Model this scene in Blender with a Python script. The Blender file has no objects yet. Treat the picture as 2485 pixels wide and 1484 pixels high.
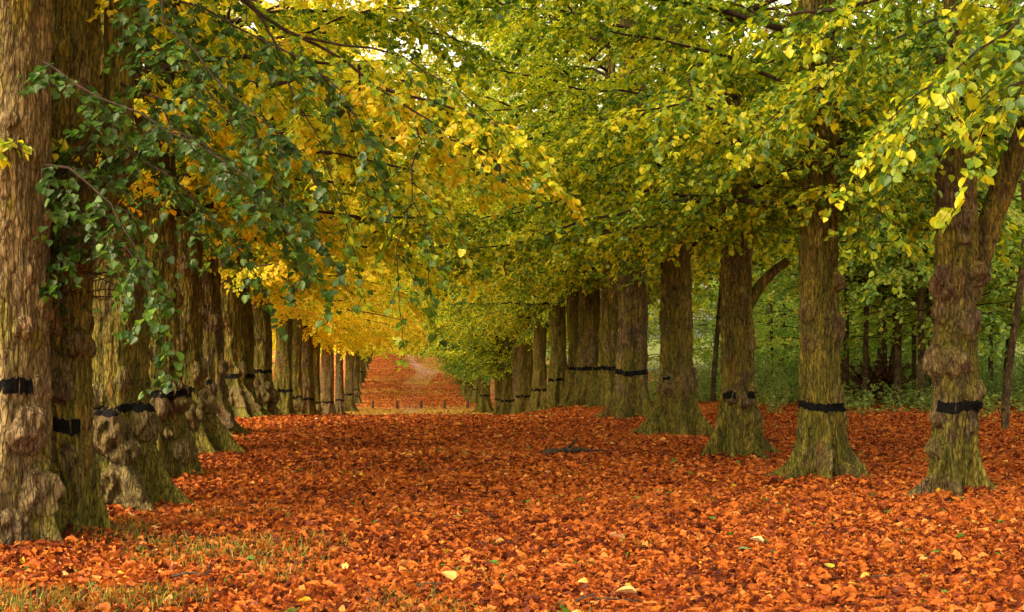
import bpy, math, random
import numpy as np
from mathutils import Euler, Vector, Matrix

C = bpy.context.scene.collection
PI = math.pi
# ---------------------------------------------------------------- camera
CAM = np.array([0.0, 0.0, 1.9])
cam_rot = Euler((math.radians(91.0), 0, math.radians(-4.2)))
RM = np.array(cam_rot.to_matrix())
F = 3451.0


def ray(xv, yv):
    d = RM @ np.array([(xv - 1242.5) / F, -(yv - 742.0) / F, -1.0])
    return d


def at(xv, yv, depth):
    """the point seen at (xv, yv) at a distance of depth along the view axis"""
    return CAM + ray(xv, yv) * depth


# ---------------------------------------------------------------- noise
_r = np.random.RandomState(5)
_PERM = _r.permutation(4096)
_VAL = _r.rand(4096) * 2 - 1


def _h(i, j, k):
    return _VAL[_PERM[(_PERM[(_PERM[i & 4095] + j) & 4095] + k) & 4095]]


def noise(x, y, z):
    x, y, z = np.broadcast_arrays(np.asarray(x, float), np.asarray(y, float), np.asarray(z, float))
    xi, yi, zi = np.floor(x).astype(int), np.floor(y).astype(int), np.floor(z).astype(int)
    fx, fy, fz = x - xi, y - yi, z - zi
    fx = fx * fx * (3 - 2 * fx); fy = fy * fy * (3 - 2 * fy); fz = fz * fz * (3 - 2 * fz)
    r = 0
    for a in (0, 1):
        for b in (0, 1):
            for c in (0, 1):
                w = (fx if a else 1 - fx) * (fy if b else 1 - fy) * (fz if c else 1 - fz)
                r = r + w * _h(xi + a, yi + b, zi + c)
    return r


def sstep(a, b, x):
    t = np.clip((np.asarray(x, float) - a) / (b - a), 0, 1)
    return t * t * (3 - 2 * t)


# ---------------------------------------------------------------- terrain
_ty = np.arange(-60, 900, 0.5)
_tp = np.interp(_ty, [-60, 29, 34, 45, 60, 75, 90, 105, 115, 127, 147, 171, 190, 225, 260, 350, 900],
                [0, 0, -.10, -1.0, -2.1, -2.8, -2.98, -3.2, -3.15, -2.6, -2.42, -1.8, -1.4, -1.2, -2.6, -5, -6])
_k = np.exp(-0.5 * (np.arange(-12, 13) / 5.0) ** 2); _k /= _k.sum()
_tp = np.convolve(np.pad(_tp, 12, mode='edge'), _k, mode='valid')


def terrain(x, y):
    x = np.asarray(x, float); y = np.asarray(y, float)
    fade = 1 - sstep(42, 75, y)
    sh = 5.5 * sstep(2.5, 5.5, x) * fade
    z = np.interp(y - sh, _ty, _tp)
    flat = -0.006 * np.clip(y - 30, 0, 90)
    w = np.maximum(sstep(7.5, 13, x), sstep(-6.5, -14, x)) * (1 - sstep(120, 200, y))
    z = z * (1 - w) + flat * w
    z = z + 0.16 * np.exp(-(((x - 7.2) / 3.0) ** 2 + ((y - 13.5) / 3.5) ** 2))
    z = z + 0.05 * noise(x * .35, y * .35, 3.3) + 0.02 * noise(x * 1.3, y * 1.3, 8.1)
    return z


def ground_at(xv, yv):
    d = ray(xv, yv); t = 3.0
    while t < 400:
        p = CAM + d * t
        if p[2] <= float(terrain(p[0], p[1])):
            return p
        t += 0.05
    return CAM + d * 400


# ---------------------------------------------------------------- object helpers
def tag(o, label, cat, group=None, kind=None):
    if label: o['label'] = label
    if cat: o['category'] = cat
    if group: o['group'] = group
    if kind: o['kind'] = kind
    return o


def empty(name, loc, rz=0.0):
    o = bpy.data.objects.new(name, None)
    o.location = loc; o.rotation_euler = (0, 0, rz); o.empty_display_size = .3
    C.objects.link(o)
    return o


def mesh_np(name, V, loops, counts, mat, smooth=True, attrs=None):
    me = bpy.data.meshes.new(name)
    V = np.asarray(V, np.float32)
    me.vertices.add(len(V)); me.vertices.foreach_set('co', V.ravel())
    loops = np.asarray(loops, np.int32).ravel(); counts = np.asarray(counts, np.int32).ravel()
    me.loops.add(len(loops)); me.loops.foreach_set('vertex_index', loops)
    me.polygons.add(len(counts))
    st = np.zeros(len(counts), np.int32); st[1:] = np.cumsum(counts)[:-1]
    me.polygons.foreach_set('loop_start', st)
    me.update(calc_edges=True)
    me.polygons.foreach_set('use_smooth', np.full(len(counts), smooth, bool))
    for k, a in (attrs or {}).items():
        at_ = me.attributes.new(k, 'FLOAT', 'POINT')
        at_.data.foreach_set('value', np.asarray(a, np.float32))
    me.materials.append(mat)
    return me


def link(name, me, parent=None, loc=(0, 0, 0)):
    o = bpy.data.objects.new(name, me)
    C.objects.link(o); o.parent = parent; o.location = loc
    return o


class Geo:
    """collects vertices and faces for one mesh"""
    def __init__(s):
        s.V = []; s.L = []; s.N = []; s.A = []; s.n = 0

    def add(s, V, faces, a=0.0):
        V = np.asarray(V, float); faces = np.asarray(faces)
        s.V.append(V); s.L.append((faces + s.n).ravel()); s.N.append(np.full(len(faces), faces.shape[1]))
        s.A.append(np.broadcast_to(np.asarray(a, float), (len(V),)))
        s.n += len(V)

    def mesh(s, name, mat, smooth=True):
        return mesh_np(name, np.concatenate(s.V), np.concatenate(s.L), np.concatenate(s.N), mat, smooth,
                       {'rnd': np.concatenate(s.A)})

    def tube(s, P, R, sides=4, a=0.0, cap=True):
        P = np.asarray(P, float); R = np.asarray(R, float); n = len(P)
        T = np.gradient(P, axis=0); T /= np.linalg.norm(T, axis=1)[:, None] + 1e-9
        up = np.array([0, 0, 1.0]) if abs(T[:, 2]).mean() < .8 else np.array([1.0, 0, 0])
        A = np.cross(T, up); A /= np.linalg.norm(A, axis=1)[:, None] + 1e-9
        B = np.cross(T, A)
        th = np.arange(sides) / sides * 2 * PI
        V = P[:, None] + R[:, None, None] * (np.cos(th)[None, :, None] * A[:, None] + np.sin(th)[None, :, None] * B[:, None])
        V = V.reshape(-1, 3)
        i = np.arange(n - 1)[:, None] * sides; j = np.arange(sides)[None]; j2 = (j + 1) % sides
        f = np.stack([i + j, i + sides + j, i + sides + j2, i + j2], -1).reshape(-1, 4)
        s.add(V, f, a)
        if cap and sides == 4:
            s.L.append(np.array([s.n - 4, s.n - 3, s.n - 2, s.n - 1])); s.N.append(np.array([4]))


# ---------------------------------------------------------------- materials
def new_mat(name):
    m = bpy.data.materials.new(name); m.use_nodes = True
    nt = m.node_tree; nt.nodes.clear()
    return m, nt.nodes, nt.links


def ramp(N, stops, interp='LINEAR'):
    r = N.new('ShaderNodeValToRGB'); cr = r.color_ramp; cr.interpolation = interp
    while len(cr.elements) < len(stops): cr.elements.new(0.5)
    for e, (p, c) in zip(cr.elements, stops):
        e.position = p; e.color = (c[0], c[1], c[2], 1) if hasattr(c, '__len__') else (c, c, c, 1)
    return r


def mathn(N, L, op, a, b=None, c=None):
    m = N.new('ShaderNodeMath'); m.operation = op
    for i, v in enumerate((a, b, c)):
        if v is None: continue
        if isinstance(v, (int, float)): m.inputs[i].default_value = v
        else: L.new(v, m.inputs[i])
    return m.outputs[0]


def mixc(N, L, fac, a, b, mode='MIX'):
    m = N.new('ShaderNodeMix'); m.data_type = 'RGBA'; m.blend_type = mode
    for sock, v in ((m.inputs['Factor'], fac), (m.inputs[6], a), (m.inputs[7], b)):
        if isinstance(v, (int, float)): sock.default_value = v
        elif isinstance(v, tuple): sock.default_value = (*v, 1)
        else: L.new(v, sock)
    return m.outputs[2]


def noise_n(N, L, vec, scale, detail=4, rough=.55, dist=0.0):
    n = N.new('ShaderNodeTexNoise'); n.inputs['Scale'].default_value = scale
    n.inputs['Detail'].default_value = detail; n.inputs['Roughness'].default_value = rough
    n.inputs['Distortion'].default_value = dist
    L.new(vec, n.inputs['Vector'])
    return n.outputs['Fac']


def leaf_material(name, stops, trans=.56, gloss=.05, tboost=1.15):
    m, N, L = new_mat(name)
    at_ = N.new('ShaderNodeAttribute'); at_.attribute_name = 'rnd'
    oi = N.new('ShaderNodeObjectInfo')
    sep = N.new('ShaderNodeSeparateColor'); L.new(oi.outputs['Color'], sep.inputs[0])
    geo = N.new('ShaderNodeNewGeometry')
    nz = noise_n(N, L, geo.outputs['Position'], .55, 2)
    f = mathn(N, L, 'MULTIPLY', at_.outputs['Fac'], .78)
    f = mathn(N, L, 'ADD', f, mathn(N, L, 'MULTIPLY', mathn(N, L, 'SUBTRACT', nz, .5), .7))
    f = mathn(N, L, 'ADD', f, mathn(N, L, 'SUBTRACT', sep.outputs[0], .39))
    r = ramp(N, stops); L.new(f, r.inputs[0])
    col = r.outputs[0]
    d = N.new('ShaderNodeBsdfDiffuse'); L.new(col, d.inputs[0])
    t = N.new('ShaderNodeBsdfTranslucent')
    g = N.new('ShaderNodeGamma'); L.new(col, g.inputs[0]); g.inputs[1].default_value = 1.0
    L.new(mixc(N, L, 1.0, g.outputs[0], (tboost, tboost, tboost * .7), 'MULTIPLY'), t.inputs[0])
    mx = N.new('ShaderNodeMixShader'); mx.inputs[0].default_value = trans
    L.new(d.outputs[0], mx.inputs[1]); L.new(t.outputs[0], mx.inputs[2])
    gl = N.new('ShaderNodeBsdfGlossy'); gl.inputs['Roughness'].default_value = .42
    gl.inputs[0].default_value = (.85, .88, .72, 1)
    m2 = N.new('ShaderNodeMixShader'); m2.inputs[0].default_value = gloss
    L.new(mx.outputs[0], m2.inputs[1]); L.new(gl.outputs[0], m2.inputs[2])
    o = N.new('ShaderNodeOutputMaterial'); L.new(m2.outputs[0], o.inputs[0])
    return m


LIME = leaf_material('lime_leaf', [(0, (.030, .075, .012)), (.22, (.06, .15, .018)), (.42, (.16, .29, .02)),
                                   (.58, (.36, .46, .02)), (.74, (.66, .66, .02)), (.95, (.86, .74, .03)), (1, (.86, .62, .03))], gloss=.03)
BEECH = leaf_material('woodland_leaf', [(0, (.10, .22, .04)), (.3, (.22, .40, .06)), (.58, (.40, .54, .08)),
                                        (.8, (.56, .52, .03)), (1, (.76, .60, .03))], gloss=.03, trans=.6)


def litter_material(name='litter'):
    m, N, L = new_mat(name)
    at_ = N.new('ShaderNodeAttribute'); at_.attribute_name = 'rnd'
    geo = N.new('ShaderNodeNewGeometry')
    nz = noise_n(N, L, geo.outputs['Position'], .35, 3)
    mb = N.new('ShaderNodeMapping'); mb.inputs['Scale'].default_value = (.10, .42, 1); L.new(geo.outputs['Position'], mb.inputs[0])
    nb = noise_n(N, L, mb.outputs[0], 1.0, 3)
    f = mathn(N, L, 'ADD', at_.outputs['Fac'], mathn(N, L, 'MULTIPLY', mathn(N, L, 'SUBTRACT', nz, .5), .5))
    f = mathn(N, L, 'ADD', f, mathn(N, L, 'MULTIPLY', mathn(N, L, 'SUBTRACT', nb, .5), .55))
    r = ramp(N, [(0, (.06, .012, .006)), (.15, (.10, .022, .008)), (.33, (.24, .050, .012)), (.52, (.48, .125, .020)),
                 (.74, (.55, .155, .022)), (.90, (.64, .27, .06)), (.955, (.80, .46, .17)), (.965, (.66, .36, .03)),
                 (.985, (.62, .36, .02)), (.99, (.10, .20, .03)), (1, (.12, .20, .03))])
    L.new(f, r.inputs[0])
    tex = noise_n(N, L, geo.outputs['Position'], 38, 3)
    tr = ramp(N, [(.3, .6), (.65, 1.12)]); L.new(tex, tr.inputs[0])
    col = mixc(N, L, 1.0, r.outputs[0], tr.outputs[0], 'MULTIPLY')
    d = N.new('ShaderNodeBsdfDiffuse'); L.new(col, d.inputs[0])
    t = N.new('ShaderNodeBsdfTranslucent'); L.new(col, t.inputs[0])
    mx = N.new('ShaderNodeMixShader'); mx.inputs[0].default_value = .18
    L.new(d.outputs[0], mx.inputs[1]); L.new(t.outputs[0], mx.inputs[2])
    gl = N.new('ShaderNodeBsdfGlossy'); gl.inputs['Roughness'].default_value = .5
    m2 = N.new('ShaderNodeMixShader'); m2.inputs[0].default_value = .01
    L.new(mx.outputs[0], m2.inputs[1]); L.new(gl.outputs[0], m2.inputs[2])
    o = N.new('ShaderNodeOutputMaterial'); L.new(m2.outputs[0], o.inputs[0])
    return m


LITTER = litter_material()


def bark_material(name='bark'):
    m, N, L = new_mat(name)
    tc = N.new('ShaderNodeTexCoord'); oi = N.new('ShaderNodeObjectInfo')
    sep = N.new('ShaderNodeSeparateColor'); L.new(oi.outputs['Color'], sep.inputs[0])
    off = N.new('ShaderNodeVectorMath'); off.operation = 'ADD'
    L.new(tc.outputs['Object'], off.inputs[0])
    cb = N.new('ShaderNodeCombineXYZ'); s = mathn(N, L, 'MULTIPLY', oi.outputs['Random'], 37.0)
    for i in range(3): L.new(s, cb.inputs[i])
    L.new(cb.outputs[0], off.inputs[1])
    mp = N.new('ShaderNodeMapping'); mp.inputs['Scale'].default_value = (1, 1, .22)
    L.new(off.outputs[0], mp.inputs[0])
    big = noise_n(N, L, off.outputs[0], 1.7, 4, .6, .4)
    mid = noise_n(N, L, off.outputs[0], 7, 4, .6, .4)
    streak = noise_n(N, L, mp.outputs[0], 9, 4, .6, .6)
    fis = noise_n(N, L, mp.outputs[0], 42, 4, .62, 1.2)
    fine = noise_n(N, L, off.outputs[0], 60, 3, .6)
    mv = N.new('ShaderNodeMapping'); mv.inputs['Scale'].default_value = (1, 1, .24); L.new(off.outputs[0], mv.inputs[0])
    wn = N.new('ShaderNodeTexNoise'); wn.inputs['Scale'].default_value = 9; wn.inputs['Detail'].default_value = 3; L.new(mv.outputs[0], wn.inputs['Vector'])
    ws = N.new('ShaderNodeVectorMath'); ws.operation = 'SCALE'; ws.inputs['Scale'].default_value = .07; L.new(wn.outputs['Color'], ws.inputs[0])
    wa = N.new('ShaderNodeVectorMath'); wa.operation = 'ADD'; L.new(mv.outputs[0], wa.inputs[0]); L.new(ws.outputs[0], wa.inputs[1])
    vo = N.new('ShaderNodeTexVoronoi'); vo.feature = 'DISTANCE_TO_EDGE'; vo.inputs['Scale'].default_value = 24; L.new(wa.outputs[0], vo.inputs['Vector'])
    vr = ramp(N, [(.0, .30), (.10, .85), (.25, 1.08)]); L.new(vo.outputs['Distance'], vr.inputs[0])
    # base browns
    r1 = ramp(N, [(.32, (.035, .022, .010)), (.5, (.095, .066, .028)), (.68, (.19, .14, .065))]); L.new(mid, r1.inputs[0])
    pale = ramp(N, [(.3, (.16, .115, .04)), (.6, (.40, .30, .13))]); L.new(streak, pale.inputs[0])
    base = mixc(N, L, sep.outputs[1], r1.outputs[0], pale.outputs[0])
    # moss and algae
    gm = mathn(N, L, 'ADD', mathn(N, L, 'MULTIPLY', big, 1.3), mathn(N, L, 'MULTIPLY', streak, .9))
    gm = mathn(N, L, 'ADD', gm, mathn(N, L, 'SUBTRACT', sep.outputs[0], 1.33))
    zs_ = N.new('ShaderNodeSeparateXYZ'); L.new(tc.outputs['Object'], zs_.inputs[0])
    zm = N.new('ShaderNodeMapRange'); zm.inputs[1].default_value = 1.0; zm.inputs[2].default_value = 0.0; zm.inputs[3].default_value = 0; zm.inputs[4].default_value = .16; L.new(zs_.outputs[2], zm.inputs[0])
    gm = mathn(N, L, 'ADD', gm, zm.outputs[0])
    gr = ramp(N, [(.20, 0.0), (.36, .9)]); L.new(gm, gr.inputs[0])
    mc = ramp(N, [(.3, (.05, .060, .007)), (.5, (.145, .13, .012)), (.72, (.32, .24, .04))]); L.new(streak, mc.inputs[0])
    ba = N.new('ShaderNodeAttribute'); ba.attribute_name = 'rnd'
    br_ = ramp(N, [(.35, (.12, .065, .035)), (.65, (.235, .165, .085))]); L.new(mid, br_.inputs[0])
    base = mixc(N, L, mathn(N, L, 'MULTIPLY', ba.outputs['Fac'], .7), base, br_.outputs[0])
    gfac = mathn(N, L, 'MULTIPLY', gr.outputs[0], mathn(N, L, 'SUBTRACT', 1.0, mathn(N, L, 'MULTIPLY', ba.outputs['Fac'], .6)))
    col = mixc(N, L, gfac, base, mc.outputs[0])
    # red-orange algae patches
    rr = noise_n(N, L, mp.outputs[0], 5.0, 3, .5, .3)
    rf = ramp(N, [(.62, 0.0), (.74, .45)]); L.new(rr, rf.inputs[0])
    col = mixc(N, L, rf.outputs[0], col, (.22, .055, .02))
    # darker in the fissures, paler between
    fr = ramp(N, [(.37, .3), (.48, .85), (.66, 1.2)]); L.new(fis, fr.inputs[0])
    col = mixc(N, L, 1.0, col, fr.outputs[0], 'MULTIPLY')
    col = mixc(N, L, .8, col, vr.outputs[0], 'MULTIPLY')
    b = N.new('ShaderNodeBsdfPrincipled'); L.new(col, b.inputs['Base Color']); b.inputs['Roughness'].default_value = .9
    b.inputs['Specular IOR Level'].default_value = .2
    h = mathn(N, L, 'ADD', mathn(N, L, 'ADD', mathn(N, L, 'MULTIPLY', fis, .8), mathn(N, L, 'MULTIPLY', vr.outputs[0], .6)), mathn(N, L, 'MULTIPLY', fine, .25))
    bp = N.new('ShaderNodeBump'); bp.inputs['Strength'].default_value = .9; bp.inputs['Distance'].default_value = .03
    L.new(h, bp.inputs['Height']); L.new(bp.outputs[0], b.inputs['Normal'])
    o = N.new('ShaderNodeOutputMaterial'); L.new(b.outputs[0], o.inputs[0])
    return m


BARK = bark_material()


def simple_mat(name, c1, c2, scale=8, rough=.9, bump=.4):
    m, N, L = new_mat(name)
    tc = N.new('ShaderNodeTexCoord')
    n = noise_n(N, L, tc.outputs['Object'], scale, 5)
    r = ramp(N, [(.35, c1), (.65, c2)]); L.new(n, r.inputs[0])
    b = N.new('ShaderNodeBsdfPrincipled'); L.new(r.outputs[0], b.inputs['Base Color']); b.inputs['Roughness'].default_value = rough
    b.inputs['Specular IOR Level'].default_value = .25
    bp = N.new('ShaderNodeBump'); bp.inputs['Strength'].default_value = bump; bp.inputs['Distance'].default_value = .02
    L.new(n, bp.inputs['Height']); L.new(bp.outputs[0], b.inputs['Normal'])
    o = N.new('ShaderNodeOutputMaterial'); L.new(b.outputs[0], o.inputs[0])
    return m


TWIG = simple_mat('twig', (.014, .007, .005), (.045, .024, .014), 20)
PAINT = simple_mat('black_paint', (.003, .003, .003), (.008, .008, .008), 25, .95, .5)
PAINT.node_tree.nodes['Principled BSDF'].inputs['Specular IOR Level'].default_value = .08
POST = simple_mat('weathered_post', (.05, .032, .022), (.13, .085, .055), 14)
DEADWOOD = simple_mat('dead_wood', (.016, .012, .009), (.075, .055, .035), 18)


def ground_material():
    m, N, L = new_mat('leafy_ground')
    geo = N.new('ShaderNodeNewGeometry'); P = geo.outputs['Position']
    v = N.new('ShaderNodeTexVoronoi'); v.inputs['Scale'].default_value = 13; v.inputs['Randomness'].default_value = 1
    L.new(P, v.inputs['Vector'])
    sc = N.new('ShaderNodeSeparateColor'); L.new(v.outputs['Color'], sc.inputs[0])
    pn = noise_n(N, L, P, .3, 4)
    f = mathn(N, L, 'ADD', mathn(N, L, 'MULTIPLY', sc.outputs[0], .9), mathn(N, L, 'MULTIPLY', mathn(N, L, 'SUBTRACT', pn, .5), .9))
    r = ramp(N, [(0, (.06, .014, .007)), (.2, (.14, .03, .010)), (.45, (.34, .075, .014)), (.7, (.52, .16, .03)), (.93, (.68, .28, .07)), (1, (.78, .4, .12))])
    L.new(f, r.inputs[0])
    # grassy patches
    gn = noise_n(N, L, P, .16, 5, .6)
    sx = N.new('ShaderNodeSeparateXYZ'); L.new(P, sx.inputs[0])
    gy = N.new('ShaderNodeMapRange'); gy.inputs[1].default_value = 75; gy.inputs[2].default_value = 88
    L.new(sx.outputs[1], gy.inputs[0])
    gf = ramp(N, [(.50, 0.0), (.60, .75)]); L.new(gn, gf.inputs[0])
    g2 = noise_n(N, L, P, 9, 3)
    gc = ramp(N, [(.35, (.22, .17, .025)), (.65, (.52, .36, .05))]); L.new(g2, gc.inputs[0])
    fac = mathn(N, L, 'MULTIPLY', gf.outputs[0], gy.outputs[0])
    # strip of grass round the posts
    st = N.new('ShaderNodeMapRange'); st.inputs[1].default_value = 93; st.inputs[2].default_value = 86
    L.new(mathn(N, L, 'ADD', sx.outputs[1], mathn(N, L, 'MULTIPLY', mathn(N, L, 'SUBTRACT', noise_n(N, L, P, .5, 4), .5), 9.0)), st.inputs[0])
    st2 = mathn(N, L, 'MULTIPLY', st.outputs[0], gy.outputs[0])
    fac = mathn(N, L, 'MAXIMUM', fac, mathn(N, L, 'MULTIPLY', st2, .92))
    qx = N.new('ShaderNodeMapRange'); qx.inputs[1].default_value = .8; qx.inputs[2].default_value = 2.4; L.new(mathn(N, L, 'ADD', sx.outputs[0], mathn(N, L, 'MULTIPLY', mathn(N, L, 'SUBTRACT', noise_n(N, L, P, .3, 4), .5), 4.0)), qx.inputs[0])
    qy = N.new('ShaderNodeMapRange'); qy.inputs[1].default_value = 132; qy.inputs[2].default_value = 150; L.new(sx.outputs[1], qy.inputs[0])
    fac = mathn(N, L, 'MAXIMUM', fac, mathn(N, L, 'MULTIPLY', mathn(N, L, 'MULTIPLY', qx.outputs[0], qy.outputs[0]), .75))
    wf = N.new('ShaderNodeMapRange'); wf.inputs[1].default_value = 10; wf.inputs[2].default_value = 14; L.new(sx.outputs[0], wf.inputs[0])
    wy = N.new('ShaderNodeMapRange'); wy.inputs[1].default_value = 31; wy.inputs[2].default_value = 37; L.new(sx.outputs[1], wy.inputs[0])
    wm = mathn(N, L, 'MULTIPLY', wf.outputs[0], wy.outputs[0])
    wc = ramp(N, [(.35, (.03, .05, .012)), (.65, (.10, .14, .03))]); L.new(g2, wc.inputs[0])
    col = mixc(N, L, fac, r.outputs[0], gc.outputs[0])
    col = mixc(N, L, mathn(N, L, 'MULTIPLY', wm, .9), col, wc.outputs[0])
    b = N.new('ShaderNodeBsdfPrincipled'); L.new(col, b.inputs['Base Color']); b.inputs['Roughness'].default_value = .95
    b.inputs['Specular IOR Level'].default_value = .1
    bp = N.new('ShaderNodeBump'); bp.inputs['Strength'].default_value = .8; bp.inputs['Distance'].default_value = .06
    L.new(sc.outputs[1], bp.inputs['Height']); L.new(bp.outputs[0], b.inputs['Normal'])
    o = N.new('ShaderNodeOutputMaterial'); L.new(b.outputs[0], o.inputs[0])
    return m


GROUND = ground_material()


# ---------------------------------------------------------------- ground sheet
def axis(dense_a, dense_b, step, lo, hi, grow=1.12):
    c = list(np.arange(dense_a, dense_b, step)); s = step; x = c[-1]
    while x < hi: s *= grow; x += s; c.append(x)
    s = step; x = c[0]; pre = []
    while x > lo: s *= grow; x -= s; pre.append(x)
    return np.array(pre[::-1] + c)


def build_ground():
    xs = axis(-12, 18, .25, -900, 900); ys = axis(5, 60, .25, -60, 1500, 1.06)
    X, Y = np.meshgrid(xs, ys); Z = terrain(X, Y)
    V = np.stack([X, Y, Z], -1).reshape(-1, 3)
    nx = len(xs); i = np.arange(len(ys) - 1)[:, None] * nx; j = np.arange(nx - 1)[None]
    f = np.stack([i + j, i + j + 1, i + nx + j + 1, i + nx + j], -1).reshape(-1, 4)
    me = mesh_np('ground', V, f, np.full(len(f), 4), GROUND)
    tag(link('ground', me), 'undulating ground under the avenue covered in orange fallen leaves', None, kind='structure')


build_ground()


def build_path():
    m, N, L = new_mat('trodden_path')
    at_ = N.new('ShaderNodeAttribute'); at_.attribute_name = 'rnd'
    geo = N.new('ShaderNodeNewGeometry')
    n = noise_n(N, L, geo.outputs['Position'], 1.4, 5, .65)
    r = ramp(N, [(.35, (.40, .20, .13)), (.65, (.62, .38, .28))]); L.new(n, r.inputs[0])
    b = N.new('ShaderNodeBsdfPrincipled'); L.new(r.outputs[0], b.inputs['Base Color']); b.inputs['Roughness'].default_value = .95
    t = N.new('ShaderNodeBsdfTransparent')
    a = mathn(N, L, 'ADD', at_.outputs['Fac'], mathn(N, L, 'MULTIPLY', mathn(N, L, 'SUBTRACT', n, .5), 1.1))
    ar = ramp(N, [(.35, 0.0), (1.0, .62)]); L.new(a, ar.inputs[0])
    mx = N.new('ShaderNodeMixShader'); L.new(ar.outputs[0], mx.inputs[0]); L.new(t.outputs[0], mx.inputs[1]); L.new(b.outputs[0], mx.inputs[2])
    o = N.new('ShaderNodeOutputMaterial'); L.new(mx.outputs[0], o.inputs[0])
    ctrl = np.array([[60, .4, 1.2, .4], [84, .3, 1.6, .55], [98, .2, 1.6, .55], [112, .2, 1.6, .45], [125, .8, 2.5, .4], [140, 1.8, 3.0, .7],
                     [150, 2.0, 1.9, 1.0], [158, 1.2, 1.3, 1.1], [171, .55, .75, 1.2], [195, .4, .8, 1.0], [222, .3, 1.0, .9], [240, .3, 1.0, .9]])
    ys = np.arange(60, 240, 1.0)
    cx = np.interp(ys, ctrl[:, 0], ctrl[:, 1]); hw = np.interp(ys, ctrl[:, 0], ctrl[:, 2]); al = np.interp(ys, ctrl[:, 0], ctrl[:, 3])
    u = np.linspace(-1, 1, 9)
    X = cx[:, None] + hw[:, None] * u; Y = np.repeat(ys[:, None], 9, 1); Z = terrain(X, Y) + .03
    A = al[:, None] * (1 - np.abs(u) ** 1.5)
    V = np.stack([X, Y, Z], -1).reshape(-1, 3)
    i = np.arange(len(ys) - 1)[:, None] * 9; j = np.arange(8)[None]
    f = np.stack([i + j, i + j + 1, i + 9 + j + 1, i + 9 + j], -1).reshape(-1, 4)
    me = mesh_np('path', V, f, np.full(len(f), 4), m, True, {'rnd': A.ravel()})
    tag(link('path', me), 'pale trodden path winding up the middle of the far slope', None, kind='structure')


build_path()


# ---------------------------------------------------------------- leaf templates
def tmpl_heart():
    V = np.array([[0, 0, 0], [-.36, .02, .05], [-.5, .34, .09], [-.33, .72, .05], [0, 1.02, -.10],
                  [.33, .72, .05], [.5, .34, .09], [.36, .02, .05]])
    return V, [[0, 4, 3, 2, 1], [0, 7, 6, 5, 4]]


def tmpl_hex():
    V = np.array([[0, 0, 0], [-.44, .22, .07], [-.36, .68, .05], [0, 1.0, -.05], [.36, .68, .05], [.44, .22, .07]])
    return V, [[0, 3, 2, 1], [0, 5, 4, 3]]


def tmpl_curl(rng):
    """a dry crumpled leaf: a small grid, pointed, curled along and across"""
    us = np.linspace(-1, 1, 4); vs = np.linspace(0, 1, 5)
    U, W = np.meshgrid(us, vs)
    prof = np.interp(W, [0, .25, .5, .8, 1], [.22, .9, 1.0, .55, .06])
    k = rng.uniform(.5, 2.4); x = np.sin(U * k) / k * prof * rng.uniform(.24, .5); z = (1 - np.cos(U * k)) / k * prof * .5
    kk = rng.uniform(-1.6, 1.6)
    y = W - .5; z = z + kk * y * y * .6 + rng.normal(0, .055, U.shape); x = x + rng.normal(0, .05, U.shape) * prof + rng.uniform(-.3, .3) * y * y
    V = np.stack([x, y + rng.normal(0, .03, U.shape), z], -1).reshape(-1, 3)
    f = [[i * 4 + j, i * 4 + j + 1, (i + 1) * 4 + j + 1, (i + 1) * 4 + j] for i in range(4) for j in range(3)]
    return V, f


def tmpl_fold(rng):
    a = rng.uniform(.05, .38); b = rng.uniform(.05, .38); k = rng.uniform(-.3, .3)
    w = rng.uniform(.28, .5)
    V = np.array([[0, -.5, k], [-w, -.18, a], [-w * .8, .25, b], [0, .52, k * .6], [w * .8, .2, a], [w, -.2, b]]) + rng.normal(0, .05, (6, 3))
    return V, [[0, 3, 2, 1], [0, 5, 4, 3]]


def place(P, Ax, Nn, S, tmpl, rnd):
    """copies of a leaf template: position, axis, normal, size"""
    V, faces = tmpl
    Ax = Ax / (np.linalg.norm(Ax, axis=1)[:, None] + 1e-9)
    Nn = Nn - (Nn * Ax).sum(1)[:, None] * Ax; Nn /= np.linalg.norm(Nn, axis=1)[:, None] + 1e-9
    Sd = np.cross(Ax, Nn)
    M = len(P); k = len(V)
    W = P[:, None] + S[:, None, None] * (V[None, :, 0:1] * Sd[:, None] + V[None, :, 1:2] * Ax[:, None] + V[None, :, 2:3] * Nn[:, None])
    fa = np.array(faces)
    L = (fa[None] + (np.arange(M) * k)[:, None, None]).reshape(-1, fa.shape[1])
    return W.reshape(-1, 3), L, np.repeat(rnd, k)


# ---------------------------------------------------------------- trunk
def angd(a, b):
    return (a - b + PI) % (2 * PI) - PI


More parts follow.
